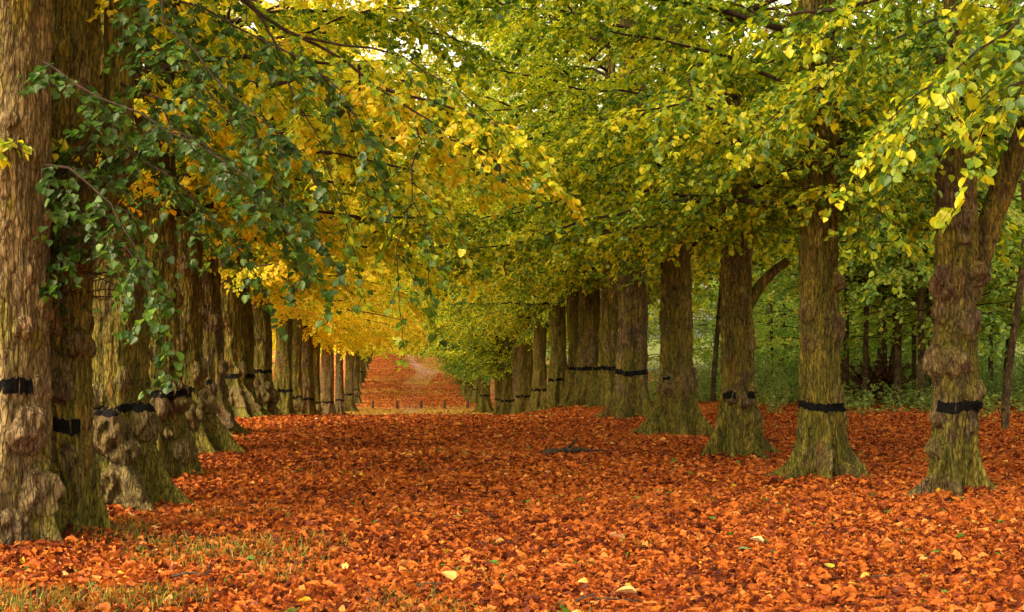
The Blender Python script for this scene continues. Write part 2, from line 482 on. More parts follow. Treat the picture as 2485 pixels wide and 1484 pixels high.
class Trunk:
    def __init__(s, R, seed, flare=.34, lobes=6, burls=(), lean=(0, 0), bend=(), top=9.0, gnarl=1.0, taper=.055, flare_h=.30, flatten=0.0, blobs=0):
        s.R = R; s.seed = seed; s.flare = flare; s.lean = lean; s.top = top; s.gnarl = gnarl; s.taper = taper; s.fh = flare_h
        rng = np.random.RandomState(seed)
        s.lob = [(i * 2 * PI / lobes + rng.uniform(-.35, .35), rng.uniform(.6, 1.25), rng.uniform(.13, .23), rng.uniform(.55, 1.35)) for i in range(lobes)]
        s.burls = [(a_, b_, c_, d_ * (1.4 if seed < 10 else 1.1)) for a_, b_, c_, d_ in burls]
        for i in range(blobs or 16):
            s.burls.append((rng.uniform(0, 2 * PI), rng.uniform(.1, 3.8), rng.uniform(.05, .15), rng.uniform(.02, .06)))
        s.rng = rng; s.bend = bend
        s.flutes = [(rng.uniform(0, 2 * PI), rng.uniform(.03, .08), rng.uniform(.18, .4)) for _ in range(5)]

    def centre(s, z):
        z = np.asarray(z, float)
        x = s.lean[0] * z + .05 * s.gnarl * noise(z * .6, s.seed, .5); y = s.lean[1] * z + .05 * s.gnarl * noise(z * .6, s.seed, 9.5)
        if len(s.bend):
            b = np.array(s.bend); x = x + np.interp(z, b[:, 0], b[:, 1])
        return x, y

    def radius(s, th, z):
        R = s.R; sd = s.seed * 3.7
        zz = np.clip(z, 0, None)
        r = R * (1 - s.taper * np.clip(z - 1.0, -1, 20)) ; r = np.maximum(r, R * .45)
        cx, sy = np.cos(th), np.sin(th)
        r = r * (1 + .11 * s.gnarl * noise(cx * 1.3 + sd, sy * 1.3, z * .9) + .085 * s.gnarl * noise(cx * 2.6 + sd, sy * 2.6, z * 2.0) + .06 * np.exp(-zz / .7) * noise(cx * 5 + sd, sy * 5, z * 4))
        for t0, a, w in s.flutes:
            tt = t0 + .35 * noise(z * .5, t0 * 5, sd)
            r = r - R * a * np.exp(-(angd(th, tt) / w) ** 2) * 1.3
        r = r + s.flare * .14 * np.exp(-zz / (s.fh * 1.6))
        ridge = np.full(np.shape(r), -.20 * R) * np.exp(-zz / .5)
        for t0, a, w, h in s.lob:
            tt = t0 + .30 * noise(z * 1.8, t0 * 3, sd)
            g_ = np.exp(-np.abs(angd(th, tt) / w) ** 1.7)
            ridge = np.maximum(ridge, g_ * a * (s.flare * 1.45 * np.exp(-zz / (s.fh * h)) + .26 * R * np.exp(-zz / (s.fh * 4.5))) - .20 * R * np.exp(-zz / .5))
        r = r + ridge
        bmax = np.zeros(np.shape(r))
        for t0, zb, rad, amp in s.burls:
            d = np.sqrt((angd(th, t0) * R) ** 2 + (z - zb) ** 2 * np.where(z > zb, .7, 1.25)) / rad
            d = d + .30 * noise(cx * 5 + sd, sy * 5, z * 6) * .6 + .08 * noise(cx * 11, sy * 11 + sd, z * 14)
            b = np.sqrt(np.clip(1 - d * d, 0, 1)) * amp * (.9 + .55 * noise(cx * 8, sy * 8 + sd, z * 10))
            bmax = np.maximum(bmax, b)
        r = r + bmax; s.last = np.clip(bmax / .06, 0, 1)
        # bark ridges
        u = th * R * 26; wv = .8 * noise(u * .35, z * 2.5, sd)
        k = 2 * PI * R * 26
        n1 = np.abs(noise(cx * R * 22 + wv, sy * R * 22, z * 2.2 + sd)); n2 = np.abs(noise(cx * R * 45 + wv, sy * R * 45 + 7, z * 4.5 + sd))
        r = r - .020 * (.5 - np.minimum(n1 * 2, .5)) * 1.2 - .010 * (.5 - np.minimum(n2 * 2, .5))
        r = r + .016 * s.gnarl * noise(cx * 7 + sd, sy * 7, z * 7) + .011 * noise(cx * 15 + sd, sy * 15, z * 15)
        return np.maximum(r, .03)

    def mesh(s, name, nt, dz, forks=(), zsplit=5.0):
        zs = np.concatenate([np.arange(-.35, zsplit, dz), np.arange(zsplit, s.top, .25)])
        th = np.arange(nt) / nt * 2 * PI
        T, Z = np.meshgrid(th, zs)
        r = s.radius(T, Z); cx, cy = s.centre(Z)
        V = np.stack([cx + r * np.cos(T), cy + r * np.sin(T), Z], -1).reshape(-1, 3)
        i = np.arange(len(zs) - 1)[:, None] * nt; j = np.arange(nt)[None]; j2 = (j + 1) % nt
        f = np.stack([i + j, i + j2, i + nt + j2, i + nt + j], -1).reshape(-1, 4)
        g = Geo(); g.add(V, f, s.last.ravel())
        for pts, r0, r1 in forks:
            limb(g, pts, r0, r1, s.seed + len(pts))
        return g.mesh(name, BARK)

    def band(s, name, zb, h, nt, arcs=None):
        """a ragged painted band lying on the bark; arcs = [(theta0, theta1)] where paint took"""
        rng = np.random.RandomState(s.seed + 77)
        n = nt; rows = 7; res = []
        for a0, a1 in (arcs or [(0, 2 * PI)]):
            g = Geo()
            m = max(6, int(n * (a1 - a0) / (2 * PI))) + 1
            th = np.linspace(a0, a1, m)
            wob = .035 * noise(np.cos(th) * 2.5, np.sin(th) * 2.5, s.seed)
            top = zb + h / 2 + wob + .014 * rng.uniform(-1, 1, m); bot = zb - h / 2 + wob + .012 * rng.uniform(-1, 1.0, m)
            drip = rng.rand(m) < .10; bot[drip] -= rng.uniform(.01, .04, drip.sum())
            if abs((a1 - a0) - 2 * PI) < 1e-6: top[-1] = top[0]; bot[-1] = bot[0]
            T = np.repeat(th[None], rows, 0); Z = bot[None] + (top - bot)[None] * np.linspace(0, 1, rows)[:, None]
            r = s.radius(T, Z) + .006; cx, cy = s.centre(Z)
            V = np.stack([cx + r * np.cos(T), cy + r * np.sin(T), Z], -1).reshape(-1, 3)
            i = np.arange(rows - 1)[:, None] * m; j = np.arange(m - 1)[None]
            f = np.stack([i + j, i + j + 1, i + m + j + 1, i + m + j], -1).reshape(-1, 4)
            g.add(V, f); res.append(g.mesh(name, PAINT))
        return res


def limb(g, pts, r0, r1, seed, nt=28, step=.05):
    """a thick limb with lumpy bark along a polyline"""
    pts = np.array(pts, float); t = np.linspace(0, 1, len(pts))
    Ltot = np.linalg.norm(np.diff(pts, axis=0), axis=1).sum(); n = max(8, int(Ltot / step))
    tt = np.linspace(0, 1, n)
    P = np.stack([np.interp(tt, t, pts[:, k]) for k in range(3)], -1)
    ker = np.ones(max(3, n // (len(pts) * 2) | 1)); ker /= ker.sum(); h = len(ker) // 2
    for k in range(3):
        P[:, k] = np.convolve(np.pad(P[:, k], h, mode='reflect', reflect_type='odd'), ker, 'valid')
    T = np.gradient(P, axis=0); T /= np.linalg.norm(T, axis=1)[:, None]
    up = np.array([.3, 1.0, 0]); A = np.cross(T, up); A /= np.linalg.norm(A, axis=1)[:, None]; B = np.cross(T, A)
    th = np.arange(nt) / nt * 2 * PI
    R = r0 + (r1 - r0) * tt ** .8
    s = tt * Ltot
    RR = R[:, None] * (1 + .12 * noise(np.cos(th)[None] * 1.5 + seed, np.sin(th)[None] * 1.5, s[:, None] * 2.5)) \
        - .012 * np.clip(1 - 3 * np.abs(noise(np.cos(th)[None] * R[:, None] * 24, np.sin(th)[None] * R[:, None] * 24, s[:, None] * 2.4 + seed)), 0, 1)
    V = P[:, None] + RR[..., None] * (np.cos(th)[None, :, None] * A[:, None] + np.sin(th)[None, :, None] * B[:, None])
    i = np.arange(n - 1)[:, None] * nt; j = np.arange(nt)[None]; j2 = (j + 1) % nt
    f = np.stack([i + j, i + nt + j, i + nt + j2, i + j2], -1).reshape(-1, 4)
    g.add(V.reshape(-1, 3), f)


# ---------------------------------------------------------------- crowns
class Crown:
    def __init__(s, seed):
        s.rng = np.random.RandomState(seed); s.tw = Geo(); s.S = []; s.D = []; s.Ln = []; s.Q = []

    def rec(s, p, d, ln, q):
        s.S.append(p); s.D.append(d); s.Ln.append(ln); s.Q.append(q)

    def twig(s, p, d, ln, q, droop=.45, thick=.006, sub=True, sides=3):
        rng = s.rng; n = 5; t = np.linspace(0, 1, n)
        P = p + d * (ln * t)[:, None] + np.array([0, 0, -1.0]) * (droop * ln * t ** 2)[:, None] + rng.normal(0, .03 * ln, (n, 3)) * t[:, None]
        s.tw.tube(P, thick * (1 - .7 * t), sides, cap=False)
        for k in range(1, n):
            dd = P[k] - P[k - 1]; l = np.linalg.norm(dd)
            s.rec(P[k - 1], dd / l, l, q)
        if sub:
            m = max(2, int(ln / .16)); sg = 1
            for k in range(m):
                u = (k + .6) / m; i = min(int(u * (n - 1)), n - 2); f = u * (n - 1) - i
                pp = P[i] * (1 - f) + P[i + 1] * f; dd = P[i + 1] - P[i]; dd /= np.linalg.norm(dd)
                hz = np.cross(dd, [0, 0, 1.0]); hz /= np.linalg.norm(hz) + 1e-6
                a = rng.uniform(.6, 1.0); sd = dd * a + hz * sg * rng.uniform(.6, 1.1) + np.array([0, 0, rng.uniform(-.35, .05)])
                sd /= np.linalg.norm(sd); l2 = rng.uniform(.16, .42) * (1.15 - .5 * u)
                e = pp + sd * l2 + np.array([0, 0, -.25 * l2])
                s.tw.tube(np.array([pp, (pp + e) / 2 + rng.normal(0, .01, 3), e]), np.array([.0035, .003, .0015]), 3, cap=False)
                s.rec(pp, (e - pp) / l2, l2, q); sg = -sg

    def bough(s, pts, r0, r1, start=.2, gap=.22, tl=(.5, 1.1), droop=.45, sides=5):
        """a limb along pts with side twigs"""
        rng = s.rng; pts = np.array(pts, float)
        seg = np.r_[0, np.cumsum(np.linalg.norm(np.diff(pts, axis=0), axis=1))]; Lt = seg[-1]
        n = max(7, int(Lt / .35)); tt = np.linspace(0, 1, n)
        P = np.stack([np.interp(tt * Lt, seg, pts[:, k]) for k in range(3)], -1)
        for _ in range(2): P[1:-1] = (P[:-2] + 2 * P[1:-1] + P[2:]) / 4
        P[1:] += rng.normal(0, .03, (n - 1, 3))
        s.tw.tube(P, r0 + (r1 - r0) * tt ** .7, sides, cap=False)
        sg = 1; u = start
        while u < 1.0:
            i = min(int(u * (n - 1)), n - 2); f = u * (n - 1) - i
            pp = P[i] * (1 - f) + P[i + 1] * f; dd = P[i + 1] - P[i]; dd /= np.linalg.norm(dd)
            hz = np.cross(dd, [0, 0, 1.0]); hz /= np.linalg.norm(hz) + 1e-6
            td = dd * rng.uniform(.5, .9) + hz * sg * rng.uniform(.5, 1.0) + np.array([0, 0, rng.uniform(-.35, .25)])
            td /= np.linalg.norm(td)
            s.twig(pp, td, rng.uniform(*tl) * (1.15 - .45 * u), rng.rand(), droop)
            sg = -sg; u += gap / Lt * rng.uniform(.7, 1.3)
        s.twig(P[-1], (P[-1] - P[-2]) / np.linalg.norm(P[-1] - P[-2]), .6, rng.rand(), droop)

    def limbs(s, n, z0, z1, reach, low=3.2, e0=12, e1=58, droop=.30, gap=.22, squash=(1, 1), trunk_r=.2, tl=(.5, 1.1), az=None, start=.2, shrink=.5, thick=.055):
        rng = s.rng
        for i in range(n):
            h = (i + rng.uniform(0, 1)) / n; z = z0 + (z1 - z0) * h
            a = i * 2.39996 + rng.uniform(-.4, .4)
            if az: a = rng.uniform(*az)
            L = reach * (1 - shrink * h ** 1.6) * rng.uniform(.78, 1.12); el = math.radians(e0 + (e1 - e0) * h + rng.uniform(-10, 10))
            t = np.linspace(0, 1, 8)
            hx = L * math.cos(el * .8) * t
            zz = z + L * math.sin(el) * t - droop * (1 - .5 * h) * L * t ** 2.2
            zz = np.maximum(zz, low + rng.uniform(-.1, .8))
            w = rng.normal(0, .25) * t ** 2 * L * .3
            P = np.stack([(math.cos(a) * hx - math.sin(a) * w) * squash[0], (math.sin(a) * hx + math.cos(a) * w) * squash[1], zz], -1)
            P[0, 2] = z; P[:2, :2] *= np.array([[.3], [1]])
            s.bough(P, thick * (1 - .5 * h), .009, start=start, gap=gap, droop=.45, tl=tl)

    def thicket(s, n, z0, z1, r, ln=(.5, 1.4), leafy=.25):
        """dark bare shoots round the head of a pollard"""
        rng = s.rng
        for _ in range(n):
            a = rng.uniform(0, 2 * PI); z = rng.uniform(z0, z1)
            p = np.array([math.cos(a) * r * .8, math.sin(a) * r * .8, z]); l = rng.uniform(*ln)
            d = np.array([math.cos(a), math.sin(a), rng.uniform(-.3, .9)]) + rng.normal(0, .35, 3); d /= np.linalg.norm(d)
            P = [p]
            for k in range(5):
                d = d + rng.normal(0, .28, 3); d /= np.linalg.norm(d); P.append(P[-1] + d * l / 5)
            s.tw.tube(np.array(P), np.linspace(.008, .002, 6), 3, cap=False)
            if rng.rand() < leafy:
                s.rec(P[-2], d, l / 5, rng.rand())

    def leaves(s, name, mat, size, gap, heart=True, jit=.02, tilt=.42):
        rng = s.rng
        S = np.array(s.S); D = np.array(s.D); Ln = np.array(s.Ln); Q = np.array(s.Q)
        cnt = np.maximum(1, (Ln / gap + rng.rand(len(Ln))).astype(int))
        idx = np.repeat(np.arange(len(S)), cnt); M = len(idx)
        u = rng.rand(M)
        P = S[idx] + D[idx] * (Ln[idx] * u)[:, None] + rng.normal(0, jit, (M, 3))
        d = D[idx]; hz = np.cross(d, np.array([0, 0, 1.0])); hz /= np.linalg.norm(hz, axis=1)[:, None] + 1e-6
        sg = np.where(rng.rand(M) < .5, 1, -1)[:, None]
        Ax = d * .6 + hz * sg * rng.uniform(.4, 1, (M, 1)) + np.array([0, 0, -1]) * rng.uniform(.0, .65, (M, 1)) + rng.normal(0, .22, (M, 3))
        Nn = np.array([0, 0, 1.0]) + d * .35 * np.array([1, 1, 0]) + rng.normal(0, tilt, (M, 3))
        sz = size * rng.uniform(.62, 1.2, M)
        rnd = np.clip(.72 * rng.rand(M) + .28 * Q[idx], 0, 1)
        W, Lp, A = place(P, Ax, Nn, sz, tmpl_heart() if heart else tmpl_hex(), rnd)
        s.count = M
        return mesh_np(name, W, Lp, np.full(len(Lp), Lp.shape[1]), mat, False, {'rnd': A})

    def twigs(s, name, mat=None):
        return s.tw.mesh(name, mat or TWIG, True)


exec_stats = []
# shared crown meshes: near (heart shaped leaves) and far (simpler leaves)
NEAR, FAR = [], []
for k in range(4):
    c = Crown(100 + k)
    c.limbs(15, 3.3, 5.6, 4.5, low=2.95, e0=8, e1=26, droop=.34, gap=.19, start=.08)
    c.limbs(34, 5.2, 17, 5.4, low=3.6, gap=.22, shrink=.15)
    c.thicket(130, 3.3, 6.5, .3, leafy=.6)
    NEAR.append((c.twigs('branches'), c.leaves('crown', LIME, .074, .028)))
    exec_stats.append(c.count)
for k in range(4):
    c = Crown(200 + k)
    c.limbs(13, 3.6, 5.8, 4.6, low=3.7, e0=5, e1=22, droop=.36, gap=.25, start=.08)
    c.limbs(22, 5.2, 11, 5.4, low=4.2, gap=.28, shrink=.1)
    c.limbs(18, 10, 20, 6.2, low=6, e0=25, gap=.30, shrink=.2)
    c.thicket(30, 3.4, 6.5, .3)
    FAR.append((c.twigs('branches'), c.leaves('crown', LIME, .105, .034, heart=False)))
    exec_stats.append(c.count)
print('leaves per crown', exec_stats)

AVE_L = 'limes of the left row'
AVE_R = 'limes of the right row'
NEARPOS = []
SK = []
for k in range(2):
    c = Crown(260 + k)
    c.limbs(14, 2.3, 3.8, 2.1, low=2.0, e0=5, e1=15, droop=.4, gap=.22, start=.08, tl=(.3, .8))
    SK.append((c.twigs('branches'), c.leaves('hanging_leaves', LIME, .10, .036, heart=False)))


def avenue_tree(xy, trunk, crown, label, group, yel=.5, pale=.2, moss=.5, rz=0.0, cz=1.0, cs=1.0, band=(1.0, .10, None), nt=200, dz=.014,
                forks=(), extra=None, tmesh=None, bmesh_=None, cdz=0.0):
    z = float(terrain(*xy))
    t = empty('lime_tree', (xy[0], xy[1], z)); tag(t, label, 'tree', group)
    if trunk is not None and 9 < xy[1] < 36: NEARPOS.append((xy[0], xy[1], trunk.R + .45 * trunk.flare))
    if tmesh is None:
        tmesh = trunk.mesh('trunk', nt, dz, forks)
    tr = link('trunk', tmesh, t); tr.color = (moss, pale, 0, 1)
    if band:
        bm = bmesh_ or trunk.band('painted_band', band[0], band[1], max(60, nt // 2), band[2])
        for b_ in bm: link('painted_band', b_, t)
    if crown is not None:
        for nm, me in zip(('branches', 'crown'), crown):
            o = link(nm, me, t, (0, 0, cdz)); o.rotation_euler = (0, 0, rz); o.scale = (cs, cs, cz); o.color = (yel, 0, 0, 1)
    if extra:
        for nm, me in zip(('branches', 'crown'), extra[:2]):
            o = link(nm if nm == 'branches' else 'hanging_leaves', me, t); o.color = (extra[2], 0, 0, 1)
    return t


def loc_pts(xy, pts):
    z = float(terrain(*xy)); o = np.array([xy[0], xy[1], z])
    return [tuple(np.array(at(*p)) - o) for p in pts]


def xy_of(xv, yv, R):
    p = ground_at(xv, yv); d = np.array([p[0], p[1]]); n = np.linalg.norm(d)
    return tuple(d * (n + R * 1.1) / n)


TO = -PI / 2           # angle on a trunk that faces the camera
# ----- left row, near to far (angles: TO faces the camera, TO+ turns to the avenue side)
xy = xy_of(2, 1343, .40)
ex = Crown(11)
for P in ([(340, -60, 12.0), (450, 100, 11.3), (560, 220, 10.9), (680, 330, 10.7)],
          [(108, 150, 12.3), (230, 215, 11.4), (420, 320, 10.8), (600, 420, 10.5), (700, 510, 10.4)],
          [(112, 400, 12.2), (240, 470, 11.6), (320, 560, 11.2), (350, 700, 11.0)]):
    ex.bough(loc_pts(xy, P), .014, .004, start=.06, gap=.22, tl=(.25, .5), droop=.35)
avenue_tree(xy, Trunk(.375, 1, flare=.16, lobes=5, burls=[(TO + .9, .98, .22, .09), (TO + .6, 1.9, .10, .04), (TO + 1.2, .45, .20, .08), (TO + .5, .1, .22, .10)], lean=(.012, 0), top=9, gnarl=.6, taper=.0),
            NEAR[0], 'thick pale tan lime trunk cut off by the left edge, nearest of the left row', AVE_L, yel=.42, pale=.62, moss=.38, rz=1.0,
            band=(1.42, .13, [(TO - .7, TO + .9)]), nt=300, dz=.010, extra=(ex.twigs('branches'), ex.leaves('hanging_leaves', LIME, .078, .040, tilt=.28), .03), cdz=4.2)

xy = xy_of(150, 1308, .30)
fk = [(loc_pts(xy, [(170, 760, 13.2), (165, 620, 13.3), (215, 520, 13.4), (285, 420, 13.4), (290, 200, 13.5), (288, -60, 13.5), (300, -500, 13.6)]), .19, .13)]
ex = Crown(12)
for P in ([(170, 560, 13.2), (300, 600, 12.2), (350, 690, 12.0)],
          [(330, 60, 13.5), (460, 170, 12.6), (620, 330, 12.2), (700, 480, 12.0)],
          [(290, 200, 13.4), (440, 290, 12.5), (560, 420, 12.2), (700, 580, 12.0)],
          [(285, 330, 13.4), (380, 420, 12.8), (520, 520, 12.5), (590, 600, 12.4)],
          [(290, -60, 13.4), (520, 30, 12.6), (760, 150, 12.2), (880, 300, 12.0)],
          [(290, 260, 13.2), (200, 330, 12.8), (140, 420, 12.7), (110, 520, 12.6)]):
    ex.bough(loc_pts(xy, P), .018, .004, start=.12, gap=.21, tl=(.3, .65), droop=.5)
ex.thicket(160, 2.2, 3.4, .28, (.3, .9), .1)
avenue_tree(xy, Trunk(.285, 2, flare=.14, lobes=6, burls=[(TO - .1, 2.0, .20, .08), (TO + .7, 1.75, .14, .06), (TO - .5, 1.6, .16, .07), (TO + .6, 2.6, .22, .10), (TO - .3, 2.55, .2, .08), (TO - 1.1, .35, .14, .09), (TO + .2, 1.35, .13, .05)],
                      top=2.9, gnarl=1.3, taper=0, bend=[(0, .03), (1, .0), (3, 0)]),
            None, 'dark gnarled lime with a black painted patch and a leaning reddish upper stem', AVE_L, yel=.4, pale=.05, moss=.60,
            band=(1.02, .13, [(TO - .9, TO - .25), (TO - .1, TO + .8)]), nt=260, dz=.011, forks=fk,
            extra=(ex.twigs('branches'), ex.leaves('hanging_leaves', LIME, .074, .036, tilt=.30), .12))

xy = xy_of(300, 1243, .33)
ex = Crown(13)
for P, r0 in (([(270, -420, 15.6), (420, -120, 14.6), (600, 0, 14.0), (740, 90, 13.7), (880, 160, 13.5), (950, 250, 13.4), (1010, 310, 13.3), (1120, 335, 13.2), (1220, 400, 13.2)], .05),
          ([(870, 155, 13.5), (872, 220, 13.5), (848, 320, 13.5)], .014),
          ([(1010, 310, 13.3), (1018, 400, 13.2), (1008, 490, 13.1), (1030, 590, 13.1)], .013),
          ([(1008, 490, 13.1), (970, 560, 13.1), (965, 640, 13.0)], .009),
          ([(600, 0, 14.0), (700, 200, 13.2), (780, 360, 12.8), (830, 520, 12.7)], .016),
          ([(740, 90, 13.7), (900, 110, 13.5), (1080, 180, 13.2), (1180, 260, 13.1)], .016)):
    ex.bough(loc_pts(xy, P), r0, .004, start=.22, gap=.30, tl=(.3, .7), droop=.5)
avenue_tree(xy, Trunk(.315, 3, flare=.30, lobes=6, burls=[(TO - .2, .80, .24, .19), (TO + .35, .62, .16, .16), (TO + .2, .22, .25, .15), (TO - .7, 1.2, .16, .07), (TO + .5, 1.35, .13, .06), (TO + 1.3, .9, .2, .08), (TO - .4, 2.3, .12, .03)],
                      top=9, gnarl=1.0, taper=.01, bend=[(0, .0), (.8, -.08), (3, -.12)]),
            NEAR[1], 'olive lime with two large round burls below its black band', AVE_L, yel=.8, pale=.25, moss=.72, rz=2.1, cz=1.05,
            band=(1.06, .09, None), nt=280, dz=.010, extra=(ex.twigs('branches'), ex.leaves('hanging_leaves', LIME, .074, .055), .40))
xy = xy_of(400, 1170, .26)
avenue_tree(xy, Trunk(.26, 4, flare=.20, lobes=5, burls=[(TO + .1, .92, .17, .14), (TO + .9, 1.15, .15, .12), (TO + .5, .60, .10, .07), (TO - .2, .2, .12, .07), (TO + 1.4, 1.0, .18, .10), (TO + 1.3, .35, .16, .08), (TO + 1.2, 2.3, .16, .06)], gnarl=1.2, bend=[(0, .02), (1, -.05), (3, -.1)]),
            NEAR[2], 'lime with a reddish base and a bulging burl, behind the double-burled one', AVE_L, yel=.68, pale=.15, moss=.65, rz=.4, band=(1.08, .09, None), nt=220, dz=.012)
xy = xy_of(470, 1107, .3)
avenue_tree(xy, Trunk(.31, 5, flare=.32, lobes=6, burls=[(TO - .1, .62, .24, .14), (TO + 1.0, 1.3, .16, .08), (TO - .9, .75, .13, .08), (TO + .2, 2.9, .16, .07), (TO + 1.3, .8, .2, .10), (TO + 1.4, 2.2, .14, .06), (TO - .2, 1.75, .18, .05)], gnarl=1.0, bend=[(0, .05), (1, -.1), (3, -.16)]),
            NEAR[3], 'yellow-green lime with a burl low on its flared foot, fifth from the left edge', AVE_L, yel=.48, pale=.2, moss=.82, rz=3.3, band=(1.0, .09, [(TO - .6, TO + .6), (1, 3)]), nt=200, dz=.013)
xy = xy_of(520, 1060, .22)
avenue_tree(xy, Trunk(.235, 6, flare=.34, lobes=5, burls=[(TO + .4, .3, .2, .1), (TO + 1.2, 1.2, .15, .07), (TO + .8, 2.0, .14, .06), (TO - .1, .85, .14, .07)], gnarl=1.2, bend=[(0, .05), (1, -.08), (3, -.14)]),
            NEAR[0], 'slim brown lime with a long root running toward the ride, sixth of the left row', AVE_L, yel=.76, pale=.25, moss=.5, rz=4.4, band=(1.0, .09, [(TO - .8, TO + .2)]), nt=160, dz=.016)
xy = xy_of(565, 1018, .3)
avenue_tree(xy, Trunk(.34, 7, flare=.40, lobes=6, burls=[(TO - .2, 2.3, .2, .08), (TO + .5, .5, .25, .10), (TO + 1.3, 1.1, .2, .08), (TO + 1.2, .4, .22, .10)], gnarl=1.1, bend=[(0, .05), (1, -.12), (3, -.16)]),
            NEAR[1], 'broad pale olive lime with a smooth trunk, seventh of the left row', AVE_L, yel=.8, pale=.35, moss=.75, rz=5.1, band=(1.0, .09, [(TO - .8, TO + .9)]), nt=150, dz=.018)
xy = (-397 / F * 34.5, 34.3)
avenue_tree(xy, Trunk(.27, 8, flare=.34, gnarl=1.3), NEAR[2], 'narrow dark olive lime squeezed between two broader ones in the left row', AVE_L, yel=.72, pale=.2, moss=.75, rz=.9, nt=110, dz=.025)
xy = (-352 / F * 38, 38)
avenue_tree(xy, Trunk(.31, 9, flare=.38, gnarl=1.3, burls=[(TO, .65, .24, .15), (TO + .7, .9, .12, .08), (TO + 1.3, .6, .2, .10)]), NEAR[3], 'lime with a dark hollow burl above its foot, ninth of the left row', AVE_L, yel=.86, pale=.35, moss=.6, rz=1.9, nt=130, dz=.02, band=(1.3, .1, None))

# ----- right row
xy = xy_of(2322, 1207, .28)
fk = [(loc_pts(xy, [(2345, 720, 16.75), (2385, 590, 16.7), (2425, 470, 16.7), (2475, 350, 16.6), (2580, 80, 16.5)]), .175, .12),
      (loc_pts(xy, [(2335, 640, 16.8), (2318, 450, 16.8), (2330, 250, 16.8), (2320, 60, 16.8), (2310, -300, 16.8)]), .20, .13)]
ex = Crown(21)
for P in ([(2560, 60, 13.5), (2420, 110, 12.4), (2260, 190, 12.0), (2150, 300, 11.8)],
          [(2620, 20, 10.0), (2480, 60, 9.3), (2380, 120, 9.2), (2290, 180, 9.2)],
          [(2560, 150, 10.0), (2480, 190, 9.6), (2410, 290, 9.5)],
          [(2330, 100, 16.6), (2250, 240, 15.5), (2180, 400, 15.0), (2120, 520, 14.8)],
          [(2330, 0, 16.6), (2280, 160, 15.0), (2220, 300, 14.3)],
          [(2330, 40, 16.6), (2160, 80, 15.2), (1980, 190, 14.6), (1850, 300, 14.3)]):
    ex.bough(loc_pts(xy, P), .022, .005, start=.08, gap=.16, tl=(.3, .7), droop=.5)
avenue_tree(xy, Trunk(.222, 21, flare=.19, lobes=7, burls=[(TO - .5, 1.48, .17, .09), (TO - 1.5, 1.45, .2, .12), (TO + .9, 2.45, .13, .11), (TO - .9, 2.35, .2, .10), (TO - 1.3, 2.05, .12, .08), (TO - 1.3, .85, .12, .07), (TO - 1.5, .5, .14, .08), (TO, 2.85, .07, .06), (TO - .6, 1.85, .06, .03), (TO + .1, 1.9, .13, .04), (TO + 1.3, 1.15, .14, .07), (TO - .9, .02, .2, .12)],
                      top=3.4, gnarl=.7, taper=-.01), None, 'knobbly lime forking into two stems, rightmost of the right row', AVE_R, yel=.53, pale=.0, moss=.52, band=(1.0, .12, [(TO - 1.2, TO + 1.4)]),
            nt=280, dz=.010, forks=fk, extra=(ex.twigs('branches'), ex.leaves('hanging_leaves', LIME, .078, .032), .45))
xy = xy_of(1990, 1167, .3)
avenue_tree(xy, Trunk(.240, 22, flare=.31, lobes=7, burls=[(TO + 1.2, 2.5, .16, .07), (TO - 1.1, 2.1, .15, .06), (TO + .9, 1.9, .2, .05), (TO - .3, .35, .12, .05)], gnarl=.6, taper=.0),
            NEAR[0], 'straight mossy lime with widely spreading roots, second from the right edge', AVE_R, yel=.5, pale=.15, moss=.68, rz=.6, cz=1.0, band=(.93, .10, None), nt=280, dz=.010)
xy = xy_of(1790, 1114, .26)
fk = [(loc_pts(xy, [(1815, 740, 21.6), (1850, 685, 21.5), (1880, 655, 21.4), (1912, 632, 21.3)]), .10, .055),
      (loc_pts(xy, [(1790, 700, 21.6), (1800, 560, 21.6), (1790, 420, 21.6), (1780, 150, 21.7)]), .2, .14)]
avenue_tree(xy, Trunk(.255, 23, flare=.31, lobes=6, burls=[(TO - .5, .92, .13, .08), (TO + .3, .85, .13, .09), (TO - .2, 2.2, .14, .05), (TO + .3, 2.35, .1, .05), (TO - .4, 2.7, .1, .05)], gnarl=1.0, top=5),
            NEAR[2], 'mossy lime with a short reddish side branch pointing right', AVE_R, yel=.53, pale=.1, moss=.66, rz=2.2, band=(.93, .10, [(TO - 1.0, TO - .25), (TO + .3, TO + 1.1)]), nt=240, dz=.012, forks=fk)
xy = xy_of(1640, 1062, .3)
avenue_tree(xy, Trunk(.30, 24, flare=.38, lobes=7, burls=[(TO + .5, .98, .22, .08), (TO - .6, .9, .2, .07)], gnarl=.9), NEAR[3],
            'lime with a pinched dark-red hollow and wide root flare, fourth from the right edge', AVE_R, yel=.57, pale=.22, moss=.62, rz=3.7, band=(1.08, .05, [(TO - .9, TO - .5)]), nt=200, dz=.014)
xy = xy_of(1535, 1019, .3)
avenue_tree(xy, Trunk(.31, 25, flare=.38, lobes=6, gnarl=.7, taper=.02), NEAR[1], 'wide dark brown lime with a clear black band, fifth from the right edge', AVE_R, yel=.6, pale=.1, moss=.5, rz=5.0, band=(1.02, .11, None), nt=180, dz=.016)
xy = (xy_of(1475, 993, .3)[0], 34.8)
avenue_tree(xy, Trunk(.24, 26, flare=.28, gnarl=1.0), NEAR[0], 'lumpy olive lime half hidden by the wide dark brown one in the right row', AVE_R, yel=.6, pale=.2, moss=.7, rz=1.4, band=(1.02, .10, None), nt=130, dz=.02)
xy = (438 / F * 38.0, 37.6)
avenue_tree(xy, Trunk(.34, 27, flare=.26, gnarl=.9, flatten=0), NEAR[2], 'broad two-toned lime on the crest of the leafy bank in the right row', AVE_R, yel=.6, pale=.15, moss=.62, rz=4.0, band=(1.02, .10, None), nt=130, dz=.02)
xy = (402 / F * 40.5, 40.2)
